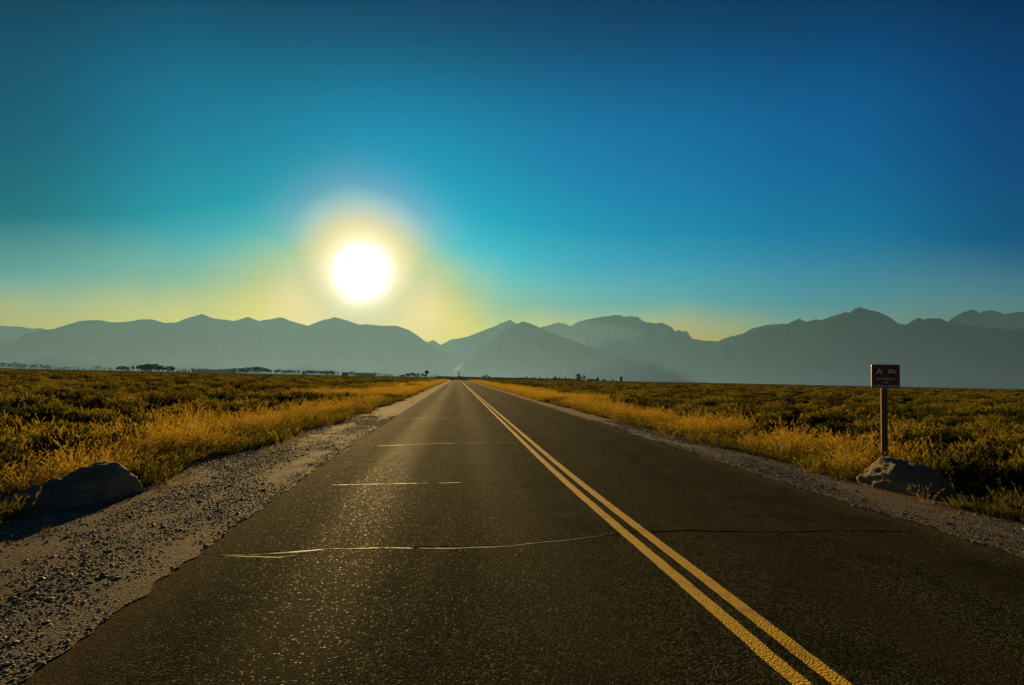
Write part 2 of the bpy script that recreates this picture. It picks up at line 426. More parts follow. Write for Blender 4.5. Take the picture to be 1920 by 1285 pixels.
ridge('pale shoulder behind the right range', [(1370, 650), (1395, 625), (1410, 616), (1440, 609), (1475, 607), (1510, 612), (1560, 640)], 9100, 1000, 900, 0.5, 8.0)
ridge('high right range with a domed summit above the sign', [(1325, 716), (1338, 690), (1346, 671), (1352, 658), (1360, 642), (1372, 631), (1395, 625), (1412, 619), (1440, 613), (1475, 609), (1488, 602), (1499, 597), (1510, 604), (1530, 599), (1540, 600), (1560, 593), (1585, 586), (1594, 586), (1600, 580), (1613, 576), (1625, 580), (1650, 586), (1665, 593), (1675, 600), (1683, 607), (1700, 609), (1718, 597), (1725, 596), (1733, 600), (1740, 597), (1765, 598), (1780, 605), (1815, 610), (1840, 614), (1880, 617), (1960, 618), (2060, 605), (2200, 615), (2420, 600)], 6700, 1850, 900, 1.3, 9.0)
ridge('far pale crest at the right edge', [(1740, 640), (1778, 603), (1790, 594), (1808, 585), (1822, 581), (1830, 583), (1837, 587), (1848, 583), (1860, 582), (1872, 586), (1885, 589), (1895, 588), (1905, 585), (1925, 586), (2000, 590), (2100, 580), (2300, 600)], 9300, 850, 1000, 1.6, 10.0)
ridge('low dark foothill under the canyon', [(1180, 716), (1240, 703), (1300, 697), (1400, 695), (1500, 694), (1600, 697), (1700, 702), (1800, 707), (1920, 712), (2300, 715)], 5600, 900, 900, 0.4, 11.0, 0.02)

# ------------------------------------------------------------------ haze
hb = MB().box((0, 6400, 544), (31000, 18600, 1094))
m_haze = bpy.data.materials.new('haze'); m_haze.use_nodes = True
ht = m_haze.node_tree; ht.nodes.clear(); g = G(ht)
o = g.node('ShaderNodeOutputMaterial'); pv = g.node('ShaderNodeVolumePrincipled')
pv.inputs['Color'].default_value = (0.08, 0.38, 0.55, 1)
pv.inputs['Density'].default_value = 2.5e-5
pv.inputs['Anisotropy'].default_value = 0.5
pv.inputs['Absorption Color'].default_value = (0, 0, 0, 1)
g.put(o.inputs['Volume'], pv.outputs[0])
hz_o = hb.build('haze', m_haze)
tag(hz_o, 'smoky haze filling the valley air', None, None, 'stuff')

# smoke pockets added between the ranges to lighten the air behind nearer ridges
m_smoke = bpy.data.materials.new('smoke'); m_smoke.use_nodes = True
def smoke_pocket(c, r, label):
    bm = bmesh.new(); bmesh.ops.create_icosphere(bm, subdivisions=4, radius=1.0)
    for v in bm.verts:
        k = 1 + 0.08 * noise.noise(v.co * 2.0 + Vector((c[0], 0, 0)))
        v.co = Vector((c[0] + r[0] * v.co.x * k, c[1] + r[1] * v.co.y * k, max(0.6, r[2] * v.co.z * k)))
    pme = bpy.data.meshes.new('smoke_pocket'); bm.to_mesh(pme); bm.free()
    pme.polygons.foreach_set('use_smooth', [True] * len(pme.polygons))
    tag(link('smoke_pocket', pme, m_smoke), label, None, None, 'stuff')
smoke_pocket((830, 7420), (1220, 430, 640), 'added pocket of pale smoke in the canyon behind the pyramid peak')
smoke_pocket((6300, 8060), (1900, 260, 1000), 'added pocket of pale smoke behind the high right range')
smoke_pocket((-6700, 8330), (1700, 210, 760), 'added pocket of pale smoke behind the left range')
# bank of wildfire smoke hanging over the plain in front of the mountains, thinning towards its wavering top
SX_, SY_ = 61, 41
V, F = [], []
for i in range(SX_):
    x = -9500 + 19000 * i / (SX_ - 1)
    az_ = math.degrees(math.atan2(x, 3600))
    hh = 610 + 70 * noise.noise((az_ * 0.07, 2.0, 0)) + 40 * noise.noise((az_ * 0.2, 7.0, 0)) + 110 * math.exp(-((az_ + 12.6) / 9.0) ** 2)
    hh *= min(1, i / 6, (SX_ - 1 - i) / 6) ** 0.5
    for j in range(SY_):
        t = j / (SY_ - 1)
        V.append((x, 1180 + 3300 * t, -1.0 + hh * (1 - abs(2 * t - 1)) ** 2.6 + 22.0 * min(1, t * 14, (1 - t) * 14)))
    for j in range(SY_):
        V.append((x, 1180 + 3300 * j / (SY_ - 1), -1.2))
    if i:
        a, b = (i - 1) * 2 * SY_, i * 2 * SY_
        for j in range(SY_ - 1):
            F.append((a + j, b + j, b + j + 1, a + j + 1)); F.append((a + SY_ + j, a + SY_ + j + 1, b + SY_ + j + 1, b + SY_ + j))
        F.append((a, a + SY_, b + SY_, b)); F.append((a + SY_ - 1, b + SY_ - 1, b + 2 * SY_ - 1, a + 2 * SY_ - 1))
for a in (0, (SX_ - 1) * 2 * SY_):
    F.append(tuple([a + j for j in range(SY_)] + [a + SY_ + j for j in reversed(range(SY_))]))
sme = mesh('smoke_bank', V, F)
bm = bmesh.new(); bm.from_mesh(sme); bmesh.ops.recalc_face_normals(bm, faces=bm.faces); bm.to_mesh(sme); bm.free()
ht = m_smoke.node_tree; ht.nodes.clear(); g = G(ht)
o = g.node('ShaderNodeOutputMaterial'); pv = g.node('ShaderNodeVolumePrincipled')
pv.inputs['Color'].default_value = (0.18, 0.325, 0.66, 1)
pv.inputs['Density'].default_value = 2.9e-4
pv.inputs['Anisotropy'].default_value = 0.50
pv.inputs['Absorption Color'].default_value = (0, 0, 0, 1)
g.put(o.inputs['Volume'], pv.outputs[0])
tag(link('smoke_bank', sme, m_smoke), 'bank of pale wildfire smoke lying before the mountains', None, None, 'stuff')
# ------------------------------------------------------------------ plant materials
def leaf_mat(name, c0, c1, transl=0.5, rough=0.6, tip=None):
    m, g, o = mat(name)
    inf = g.node('ShaderNodeObjectInfo')
    P = objpos(g)
    n = g.noise(P, 9.0, 3)
    f = g.m('ADD', g.m('MULTIPLY', inf.outputs['Random'], 0.6), g.m('MULTIPLY', n, 0.4))
    c = g.mix(f, c0, c1)
    if tip is not None:
        at = g.node('ShaderNodeAttribute', attribute_name='tip')
        c = g.mix(at.outputs['Fac'], c, tip)
    d = g.node('ShaderNodeBsdfDiffuse'); t = g.node('ShaderNodeBsdfTranslucent')
    g.put(d.inputs[0], c); g.put(t.inputs[0], c)
    mx = g.node('ShaderNodeMixShader'); mx.inputs[0].default_value = transl
    g.put(mx.inputs[1], d.outputs[0]); g.put(mx.inputs[2], t.outputs[0])
    g.put(o.inputs['Surface'], mx.outputs[0])
    return m
m_gold = leaf_mat('dry_grass', (0.17, 0.10, 0.009), (0.34, 0.205, 0.016), 0.6, tip=(0.55, 0.36, 0.045))
m_sage, g, o = mat('sage_foliage')
inf = g.node('ShaderNodeObjectInfo')
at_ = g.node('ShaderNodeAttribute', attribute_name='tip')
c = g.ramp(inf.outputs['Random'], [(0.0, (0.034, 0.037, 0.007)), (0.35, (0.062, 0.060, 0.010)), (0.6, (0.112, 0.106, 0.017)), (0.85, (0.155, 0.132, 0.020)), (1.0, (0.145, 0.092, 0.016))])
c = g.mix(at_.outputs['Fac'], g.mix(1.0, c, (0.7, 0.7, 0.7), 'MULTIPLY'), g.mix(1.0, c, (2.5, 2.3, 2.0), 'MULTIPLY'))  # sunlit tops put into the colour: shoots darker below, brighter at tips
d_ = g.node('ShaderNodeBsdfDiffuse'); t_ = g.node('ShaderNodeBsdfTranslucent'); g.put(d_.inputs[0], c); g.put(t_.inputs[0], c)
mx = g.node('ShaderNodeMixShader'); mx.inputs[0].default_value = 0.48
g.put(mx.inputs[1], d_.outputs[0]); g.put(mx.inputs[2], t_.outputs[0]); g.put(o.inputs['Surface'], mx.outputs[0])
m_weed = leaf_mat('green_weed', (0.055, 0.06, 0.012), (0.11, 0.105, 0.018), 0.5, tip=(0.17, 0.15, 0.03))
m_stem = simple('woody_stem', (0.07, 0.05, 0.03), 0.9, 0.1)
m_tree = leaf_mat('tree_leaves', (0.03, 0.035, 0.015), (0.06, 0.062, 0.025), 0.25)
m_pine = leaf_mat('conifer_needles', (0.022, 0.032, 0.016), (0.045, 0.055, 0.026), 0.2)
m_bark = simple('bark', (0.06, 0.045, 0.03), 0.9, 0.1)

def ribbon(V, F, T, base, d, length, width, bend, segs=3, tip0=0.0, tip1=1.0):
    """one tapered blade"""
    d = Vector(d).normalized(); side = d.cross(Vector((0, 0, 1)))
    if side.length < 1e-3: side = Vector((1, 0, 0))
    side = Matrix.Rotation(rnd.uniform(0, 6.28), 3, d) @ side.normalized()
    p = Vector(base); k0 = len(V)
    for i in range(segs + 1):
        t = i / segs
        wd = width * (1 - 0.85 * t ** 1.5) * 0.5
        V += [p - side * wd, p + side * wd]; T += [tip0 + (tip1 - tip0) * t] * 2
        if i:
            a = k0 + 2 * (i - 1); F.append((a, a + 1, a + 3, a + 2))
        d = (d + Vector((bend[0], bend[1], -0.05)) * (1 / segs)).normalized()
        p = p + d * (length / segs)
    return p, d

def tipped(name, V, F, T, m):
    me = mesh(name, V, F, m)
    at = me.attributes.new('tip', 'FLOAT', 'POINT'); at.data.foreach_set('value', [float(t) for t in T])
    return me

def grass_tuft(name, blades, h, spread, heads, bw=0.007, m=None):
    V, F, T = [], [], []
    for i in range(blades):
        a, r = rnd.uniform(0, 6.28), spread * math.sqrt(rnd.random())
        lean = rnd.uniform(0.05, 0.42)
        b = (r * math.cos(a), r * math.sin(a), 0)
        a2 = a + rnd.uniform(-1, 1)
        hh = h * rnd.uniform(0.45, 1.0)
        p, d = ribbon(V, F, T, b, (lean * math.cos(a2), lean * math.sin(a2), 1), hh, bw * rnd.uniform(0.7, 1.3), (0.35 * math.cos(a2), 0.35 * math.sin(a2)), 3, 0.0, 0.6)
        if rnd.random() < heads:                                    # seed head: short feathery spikelets
            for q in range(7):
                dd = d + Vector((rnd.gauss(0, .35), rnd.gauss(0, .35), rnd.gauss(0.2, .2)))
                ribbon(V, F, T, p - d * (0.016 * q), dd, 0.040, 0.013, (0, 0), 1, 0.9, 1.0)
    return tipped(name, V, F, T, m or m_gold)

def sage_bush(name, stems, h, spread, m=None, twigs=9, lw=0.018):
    """upright feathery shrub: many leafy shoots fanning from a woody base"""
    V, F, T = [], [], []
    for i in range(stems):
        a, r = rnd.uniform(0, 6.28), spread * math.sqrt(rnd.random())
        b = Vector((r * 0.45 * math.cos(a), r * 0.45 * math.sin(a), 0.02))
        tipp = Vector((r * math.cos(a), r * math.sin(a), h * rnd.uniform(0.62, 1.0) * (1 - 0.35 * (r / spread) ** 2)))
        L = tipp - b
        for q in range(twigs):
            t = rnd.uniform(0.12, 1.0) ** 0.8
            p = b + L * t
            d = L.normalized() + Vector((rnd.gauss(0, .45), rnd.gauss(0, .45), rnd.uniform(0, .5)))
            ribbon(V, F, T, p, d, h * rnd.uniform(0.10, 0.22), lw * rnd.uniform(0.7, 1.4), (rnd.gauss(0, .2), rnd.gauss(0, .2)), 2, t * 0.5, t)
    return tipped(name, V, F, T, m or m_sage)

def sage_wood(name, h, spread, n=7):
    b = MB()
    for i in range(n):
        a, r = rnd.uniform(0, 6.28), spread * rnd.uniform(0.2, 0.7)
        b.cyl((0.03 * math.cos(a), 0.03 * math.sin(a), -0.03), (r * math.cos(a), r * math.sin(a), h * rnd.uniform(0.4, 0.6)), 0.016, 0.006, 5)
    bmesh.ops.recalc_face_normals(b.bm, faces=b.bm.faces)
    me = bpy.data.meshes.new(name); b.bm.to_mesh(me); b.bm.free(); me.materials.append(m_stem)
    return me

def proto(me):
    return bpy.data.objects.new(me.name, me)          # not linked: only a source for the scatter

def scatter(name, pts, protos, label, parent=None):
    """pts: rows x, y, z, tilt x, tilt y, spin, scale xy, scale z, variant"""
    A = np.array(pts, dtype=float)
    me = bpy.data.meshes.new(name)
    me.vertices.add(len(A)); me.vertices.foreach_set('co', A[:, :3].astype(np.float32).ravel())
    for nm, ty, key, arr in (('spin', 'FLOAT_VECTOR', 'vector', A[:, 3:6]), ('size', 'FLOAT_VECTOR', 'vector', A[:, [6, 6, 7]]), ('pick', 'INT', 'value', A[:, 8])):
        at = me.attributes.new(nm, ty, 'POINT')
        at.data.foreach_set(key, (arr.astype(np.int32) if ty == 'INT' else arr.astype(np.float32)).ravel())
    ob = link(name, me, None, parent)
    ng = bpy.data.node_groups.new(name, 'GeometryNodeTree')
    ng.interface.new_socket('Geometry', in_out='INPUT', socket_type='NodeSocketGeometry')
    ng.interface.new_socket('Geometry', in_out='OUTPUT', socket_type='NodeSocketGeometry')
    gi, go = ng.nodes.new('NodeGroupInput'), ng.nodes.new('NodeGroupOutput')
    ip = ng.nodes.new('GeometryNodeInstanceOnPoints'); jn = ng.nodes.new('GeometryNodeJoinGeometry')
    for p in reversed(protos):
        oi = ng.nodes.new('GeometryNodeObjectInfo'); oi.inputs['Object'].default_value = p
        oi.inputs['As Instance'].default_value = True
        ng.links.new(oi.outputs['Geometry'], jn.inputs[0])
    def attr(nm, ty):
        n = ng.nodes.new('GeometryNodeInputNamedAttribute'); n.data_type = ty; n.inputs['Name'].default_value = nm
        return n.outputs['Attribute']
    ng.links.new(gi.outputs[0], ip.inputs['Points']); ng.links.new(jn.outputs[0], ip.inputs['Instance'])
    ip.inputs['Pick Instance'].default_value = True
    ng.links.new(attr('pick', 'INT'), ip.inputs['Instance Index'])
    ng.links.new(attr('spin', 'FLOAT_VECTOR'), ip.inputs['Rotation']); ng.links.new(attr('size', 'FLOAT_VECTOR'), ip.inputs['Scale'])
    ng.links.new(ip.outputs[0], go.inputs[0])
    md = ob.modifiers.new('scatter', 'NODES'); md.node_group = ng
    return tag(ob, label, None, None, 'stuff')

def in_view(x, y, margin=5.0):
    return abs(math.degrees(math.atan2(x, y + 1.0))) < 38 + margin

def inst(x, y, z, s, sz, nvar, tilt=0.12):
    return (x, y, z, rnd.gauss(0, tilt), rnd.gauss(0, tilt), rnd.uniform(0, 6.28), s, sz, rnd.randrange(nvar))

# ------------------------------------------------------------------ scattered plants
TUFTS = [proto(grass_tuft('grass_tuft', 30, 0.50, 0.16, 0.8)), proto(grass_tuft('grass_tuft', 26, 0.60, 0.14, 0.9)), proto(grass_tuft('grass_tuft', 44, 0.32, 0.22, 0.3)), proto(grass_tuft('grass_tuft', 22, 0.70, 0.13, 1.0))]
LOW = [proto(grass_tuft('low_grass', 60, 0.20, 0.20, 0.05, 0.008, m_weed)), proto(grass_tuft('low_grass', 50, 0.15, 0.22, 0.0, 0.008, m_weed))]
SAGE_ME = [sage_bush('sagebrush_foliage', 90, 0.60, 0.52, None, 12, 0.026), sage_bush('sagebrush_foliage', 80, 0.52, 0.46, None, 12, 0.026), sage_bush('sagebrush_foliage', 110, 0.64, 0.62, None, 12, 0.026), sage_bush('sagebrush_foliage', 70, 0.58, 0.40, None, 12, 0.026)]
WOOD_ME = [sage_wood('sagebrush_stems', 0.6, 0.5), sage_wood('sagebrush_stems', 0.7, 0.55)]
SAGE = [proto(m) for m in SAGE_ME]
FAR = [proto(sage_bush('sagebrush_far', 50, 0.64, 0.62, None, 8, 0.075)), proto(sage_bush('sagebrush_far', 46, 0.56, 0.70, None, 8, 0.075)), proto(sage_bush('sagebrush_far', 40, 0.72, 0.5, None, 8, 0.075))]
FARG = [proto(grass_tuft('grass_far', 40, 0.52, 0.45, 0.3, 0.022)), proto(grass_tuft('grass_far', 40, 0.45, 0.55, 0.3, 0.022))]

def road_off(x, y):
    if y < 318: return x - centre(y)
    return 50.0 if x > -12 - 0.08 * y else -50.0
def off_road(x, y, margin):
    """distance outside the vegetation edge; negative on the road and shoulders"""
    if y < 318:
        o = x - centre(y)
        return (left_grass(y) - o) if o < 0 else (o - right_grass(y))
    return min(math.hypot(x - p[0], y - p[1]) for p in PATH[::4]) - 5.2

ROCKS = [(-5.2, 8.15, 0.85), (6.0, 10.2, 0.95), (7.02, 13.0, 0.35), (6.75, 12.45, 0.45), (6.5, 11.8, 0.4)]
def blocked(x, y, r=0.0):
    return any(math.hypot(x - a, y - b) < c + r for a, b, c in ROCKS)

gold_pts, low_pts, sage_pts, far_pts, farg_pts = [], [], [], [], []
def gold_mask(x, y, d, left):
    """how much dry grass grows here, 0..1"""
    n = noise.noise((x * 0.16, y * 0.10, 1.7)) + 0.5 * noise.noise((x * 0.5, y * 0.4, 5.2))
    if left:
        band = max(0.0, 1 - d / 2.4) * (0.75 + 0.6 * n)
        patch = max(0.0, min(1.0, -0.05 + 1.5 * n - d / 26.0))
    else:
        band = max(0.0, 1 - d / 2.9) * (1.0 if y > 12 else 0.02)
        patch = max(0.0, min(1.0, -0.1 + 1.0 * n - d / 15.0)) * (1.0 if y > 12 else 0.03)
    return max(min(1, band * 1.8), patch)
# dry grass near the road
for _ in range(90000):
    y = 3.0 + 57 * rnd.random() ** 1.5
    left = rnd.random() < 0.6
    d = (rnd.random() ** 1.5) * (16 if left else 8)
    x = centre(y) + (left_grass(y) - d if left else right_grass(y) + d)
    if not in_view(x, y) or blocked(x, y): continue
    edge = min(1.0, 0.35 + d / 0.9)
    if rnd.random() < gold_mask(x, y, d, left) * (0.17 if d < 2.0 else 0.09) * max(0.1, 0.75 + 1.6 * noise.noise((x * 0.6, y * 0.35, 12.0))) * min(1, 0.25 + d / 0.5) and len(gold_pts) < 26000:
        s = rnd.uniform(0.45, 0.92) * (1 + 0.3 * noise.noise((x * 0.9, y * 0.9, 2.0)))
        gold_pts.append(inst(x, y, -0.03, s, s * edge * rnd.uniform(0.8, 1.15), 4))
# low green fringe along both shoulders and under the plants
for _ in range(16000):
    y = 3.0 + 50 * rnd.random() ** 1.4
    left = rnd.random() < 0.55
    d = -0.18 + 3.5 * rnd.random() ** 2.2
    x = centre(y) + (left_grass(y) - d if left else right_grass(y) + d)
    if not in_view(x, y) or blocked(x, y, 0.12): continue
    s = rnd.uniform(0.5, 1.2)
    low_pts.append(inst(x, y, -0.03, s, s * rnd.uniform(0.6, 1.2), 2))
for _ in range(260):
    y = 4.0 + 40 * rnd.random(); left = rnd.random() < 0.6
    o = (left_grass(y) + abs(rnd.gauss(0, 0.5))) if left else (right_grass(y) - abs(rnd.gauss(0, 0.3)))
    x = centre(y) + o
    if -3.9 < o < 3.4 or blocked(x, y, 0.1): continue
    s = rnd.uniform(0.3, 0.8)
    (low_pts if rnd.random() < 0.7 else gold_pts).append(inst(x, y, -0.01, s, s * rnd.uniform(0.5, 1.0), 2))
# sagebrush field, in rings of growing spacing
near_sage = []
for y0, y1, cell, prob, big in ((3, 34, 1.05, 0.95, 1.0), (34, 80, 1.4, 0.95, 1.15), (80, 190, 2.3, 0.95, 1.5), (190, 420, 4.4, 0.98, 2.0), (420, 1000, 9.0, 0.98, 2.6)):
    half = y1 * 0.92 + 4
    nx, ny = int(2 * half / cell), int((y1 - y0) / cell)
    for j in range(ny):
        for i in range(nx):
            x, y = -half + (i + rnd.random()) * cell, y0 + (j + rnd.random()) * cell
            if not in_view(x, y, 3): continue
            if y > 700 and rnd.random() < (y - 700) / 300: continue
            if 318 <= y < 560 or y < 318:
                d = off_road(x, y, 0)
            else: d = 9.0
            left = road_off(x, y) < 0
            if d < (0.8 if left else (2.0 if y > 12 else 0.35)) + rnd.random() * 1.2 * big: continue
            if blocked(x, y, 0.3): continue
            gm = gold_mask(x, y, d, left)
            dens = noise.noise((x * 0.30, y * 0.16, 8.0)) + 0.6 * noise.noise((x * 0.05, y * 0.03, 3.0))
            if rnd.random() > prob * (1 - 0.45 * gm) * max(0.15, 0.66 + 1.35 * dens): 
                if y > 34 and rnd.random() < (0.4 if left else 0.3): farg_pts.append(inst(x, y, -0.03, big * rnd.uniform(0.8, 1.3), rnd.uniform(0.3, 0.6), 2))
                continue
            s = rnd.choice((0.7, 0.85, 1.0, 1.15, 1.45)) * rnd.uniform(0.88, 1.12)
            hgt = rnd.uniform(0.75, 1.1) * (1 + 0.2 * dens) * (1.0 if s < 1.2 else 0.8)
            if y < 34: near_sage.append((x, y, s, s * hgt))
            elif y < 80: sage_pts.append(inst(x, y, -0.04, s * 1.1, s * hgt, 4, 0.08))
            else: far_pts.append(inst(x, y, -0.04, s * big, s * hgt * (1.0 if y < 190 else 1.1), 3, 0.05))
# verge grass farther off
for _ in range(14000):
    y = 45 + 330 * rnd.random() ** 1.6
    if y > 315: continue
    left = rnd.random() < 0.6
    d = rnd.random() ** 1.4 * (7 if left else 4.5)
    x = centre(y) + (left_grass(y) - d if left else right_grass(y) + d)
    farg_pts.append(inst(x, y, -0.03, rnd.uniform(0.7, 1.2), rnd.uniform(0.75, 1.15), 2))

scatter('dry_grass', gold_pts, TUFTS, 'golden dry grass with seed heads along both verges')
scatter('dry_grass', farg_pts, FARG, 'golden dry grass in the farther verges and field gaps')
scatter('low_weeds', low_pts, LOW, 'short green and yellow ground cover edging the gravel')

# the nearest sagebrush are things of their own
near_sage.sort(key=lambda t: math.hypot(t[0], t[1]))
left_n = [t for t in near_sage if road_off(t[0], t[1]) < 0][:70]
right_n = [t for t in near_sage if road_off(t[0], t[1]) > 0][:70]
rest = [t for t in near_sage if t not in left_n and t not in right_n]
for t in rest: sage_pts.append(inst(t[0], t[1], -0.04, t[2], t[3], 4, 0.08))
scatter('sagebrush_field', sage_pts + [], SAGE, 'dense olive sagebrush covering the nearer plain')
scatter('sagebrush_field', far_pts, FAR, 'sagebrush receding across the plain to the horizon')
def sagebrush(x, y, s, sz, label, group):
    k = rnd.randrange(4)
    e = empty('sagebrush', (x, y, -0.04), rnd.uniform(0, 6.28)); e.scale = (s, s, sz)
    link('foliage', SAGE_ME[k], None, e); link('stems', WOOD_ME[k % 2], None, e)
    tag(e, label, 'sagebrush', group)
def sage_label(x, y, s, sz):
    size = 'wide' if s > 1.25 else ('small' if s < 0.82 else 'rounded')
    tall = 'tall ' if sz > 1.15 else ''
    if road_off(x, y) < 0:
        az_ = math.degrees(math.atan2(x, y))
        where = 'at the left picture edge' if az_ < -33 else ('in the field behind the left boulder' if az_ < -26 else 'in the left field farther along the verge')
        return f'{size} {tall}olive sagebrush {where}', 'nearer sagebrush left of the road'
    az_ = math.degrees(math.atan2(x, y))
    where = 'beside the grey right boulder' if y < 11 and az_ < 36 else ('at the right picture edge' if az_ > 33 else ('in the field right of the sign post' if az_ > 28 else 'in the right field left of the sign post'))
    return f'{size} {tall}olive sagebrush {where}', 'nearer sagebrush right of the road'
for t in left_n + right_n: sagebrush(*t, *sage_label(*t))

# ------------------------------------------------------------------ loose stones of the shoulders
m_stone, g, o = mat('loose_stone')
inf = g.node('ShaderNodeObjectInfo'); n = g.noise(objpos(g), 20, 4)
c = g.ramp(inf.outputs['Random'], [(0, (0.12, 0.10, 0.075)), (0.45, (0.24, 0.205, 0.155)), (0.8, (0.36, 0.31, 0.24)), (1, (0.58, 0.51, 0.41))])
bsdf(g, o, g.mix(g.m('MULTIPLY', n, 0.5), c, (0.12, 0.10, 0.075)), 0.68, None, 0.3)
def stone_mesh(seed):
    bm = bmesh.new(); bmesh.ops.create_icosphere(bm, subdivisions=1, radius=1.0)
    for v in bm.verts:
        k = 1 + 0.35 * noise.noise(v.co * 1.3 + Vector((seed, 0, 0)))
        v.co = Vector((v.co.x * k, v.co.y * k * 0.8, v.co.z * k * 0.36))
    me = bpy.data.meshes.new('pebble'); bm.to_mesh(me); bm.free(); me.materials.append(m_stone)
    return me
STONES = [proto(stone_mesh(k * 3.7)) for k in range(5)]
def stones(n, left, ymax, label):
    pts = []
    while len(pts) < n:
        y = 2.2 + (ymax - 2.2) * rnd.random() ** 1.7
        a, b = ((left_grass(y) - 0.2, -3.95) if left else (3.28, right_grass(y) + 0.15))
        o = a + (b - a) * rnd.random()
        x = centre(y) + o
        cl = noise.noise((o * 1.5, y * 0.28, 4.0)) + 0.5 * noise.noise((o * 3.1, y * 1.6, 6.0))
        if rnd.random() > 0.46 + 0.9 * cl: continue
        if left: z = -0.012 + 0.0485 * (o - (left_grass(y) - 0.9)) / (-3.93 - (left_grass(y) - 0.9))
        else: z = 0.0385 - 0.0505 * (o - 3.33) / (right_grass(y) + 0.7 - 3.33)
        s = 0.0045 + 0.011 * rnd.random() ** 2.6 + (0.022 * rnd.random() if rnd.random() < 0.02 else 0)
        pts.append((x, y, z + 0.1 * s, rnd.uniform(-.5, .5), rnd.uniform(-.5, .5), rnd.uniform(0, 6.28), s * (1 + y / 40), s * (1 + y / 40), rnd.randrange(5)))
    scatter('loose_gravel', pts, STONES, label)
stones(62000, True, 26, 'loose grey stones strewn over the left shoulder')
stones(36000, False, 26, 'loose grey stones strewn over the right shoulder')

# ------------------------------------------------------------------ boulders
m_rock, g, o = mat('boulder_rock')
P = objpos(g)
n1 = g.noise(P, 2.2, 6, 0.65); n2 = g.noise(P, 14, 6, 0.7); n3 = g.noise(g.vmul(P, (1, 1, 4.0)), 5.0, 4)
c = g.mix(g.step(n1, 0.38, 0.62), (0.22, 0.165, 0.11), (0.38, 0.295, 0.205))
c = g.mix(g.m('MULTIPLY', g.step(n3, 0.5, 0.62), 0.6), c, (0.30, 0.25, 0.19))
c = g.mix(g.m('MULTIPLY', g.step(n2, 0.55, 0.7), 0.5), c, (0.05, 0.055, 0.04))
vc = g.node('ShaderNodeTexVoronoi', feature='DISTANCE_TO_EDGE'); vc.inputs['Scale'].default_value = 1.7
wp = g.node('ShaderNodeVectorMath', operation='ADD'); g.put(wp.inputs[0], P)
nz = g.node('ShaderNodeTexNoise'); g.put(nz.inputs['Vector'], P); nz.inputs['Scale'].default_value = 4.0; g.put(wp.inputs[1], g.vmul(nz.outputs['Color'], (0.35, 0.35, 0.35)))
g.put(vc.inputs['Vector'], wp.outputs[0])
crk = g.step(vc.outputs['Distance'], 0.035, 0.0)
lich = g.step(g.noise(P, 7.0, 6, 0.7), 0.58, 0.66)
c = g.mix(g.m('MULTIPLY', lich, 0.55), c, (0.30, 0.29, 0.20))
c = g.mix(g.m('MULTIPLY', crk, 0.12), c, (0.03, 0.027, 0.022))
bsdf(g, o, c, 0.9, bump(g, g.m('SUBTRACT', g.m('ADD', n1, g.m('MULTIPLY', n2, 0.7)), g.m('MULTIPLY', crk, 0.15)), 1.0, 0.09), 0.2)

def boulder(name, c, az, size, planes, label, seed, rough=0.05, soft=40.0):
    """angular block: soft intersection of cutting planes in a stretched box, then broken by noise"""
    bm = bmesh.new(); bmesh.ops.create_icosphere(bm, subdivisions=5, radius=1.0)
    N = [(Vector(n).normalized(), d) for n, d in planes]
    for v in bm.verts:
        u = v.co.normalized()
        acc = 0.0
        for n, d in N:
            k = n.dot(u)
            if k > 0.02: acc += (k / d) ** soft
        r = acc ** (-1.0 / soft)
        p = Vector((u.x * r * size[0], u.y * r * size[1], u.z * r * size[2]))
        q = p * 2.6 + Vector((seed, seed * 2, 0))
        f = abs(fbm(q.x, q.y, q.z, 3)) * 1.2 - 0.35 + 0.45 * fbm(q.x * 4, q.y * 4, q.z * 4, 3)
        strata = 0.25 * math.sin((p.z + 0.25 * p.x + 0.05 * fbm(q.x, q.y, q.z, 2)) * 46)
        p += u * rough * (f + strata)
        v.co = p
    me = bpy.data.meshes.new(name); bm.to_mesh(me); bm.free(); me.materials.append(m_rock)
    me.polygons.foreach_set('use_smooth', [True] * len(me.polygons))
    o = link(name, me); o.location = c; o.rotation_euler = (0, 0, az)
    return tag(o, label, 'boulder')
# local x runs along the road, away from the camera at +x
boulder('boulder', (-5.14, 8.32, 0.02), math.atan2(1.93, 0.44), (0.74, 0.46, 0.42), [((1, 0, 0), 0.92), ((0.9, -0.3, 0.5), 0.96), ((-1, 0, 0.15), 1.0), ((0, 1, 0.1), 0.8), ((0.1, -1, 0.2), 0.82), ((-0.42, 0.1, 1), 0.62), ((0.12, 0, 1), 0.93), ((0, -0.75, 0.8), 0.86), ((-0.5, -0.6, 0.7), 0.74), ((0, 0.8, 0.7), 0.8), ((0, 0, -1), 0.5)], 'dark long wedge shaped boulder at the edge of the left gravel shoulder', 2.0)
boulder('boulder', (5.90, 10.42, 0.03), math.atan2(1.85, -0.36), (0.74, 0.40, 0.48), [((1, 0.25, 0.1), 0.86), ((0.8, 0.35, 0.62), 0.88), ((-1, 0.1, 0.05), 0.95), ((0, 1, 0.12), 0.82), ((0.15, 0.7, 0.75), 0.83), ((0, -1, 0.2), 0.8), ((0.30, 0.05, 1), 1.02), ((-0.2, -0.05, 1), 0.76), ((-0.8, 0, 0.6), 0.88), ((-0.5, 0.7, 0.5), 0.86), ((0, 0, -1), 0.4)], 'grey angular boulder below the brown camping sign on the right', 5.0)

# green weed by the left boulder
wd = empty('weed', (-4.95, 9.35, -0.02)); tag(wd, 'bright green weed growing behind the left boulder', 'weed')
link('leaves', sage_bush('leaves', 26, 0.42, 0.20, m_weed, 8, 0.02), None, wd)
link('stems', sage_wood('stems', 0.4, 0.2, 5), None, wd)

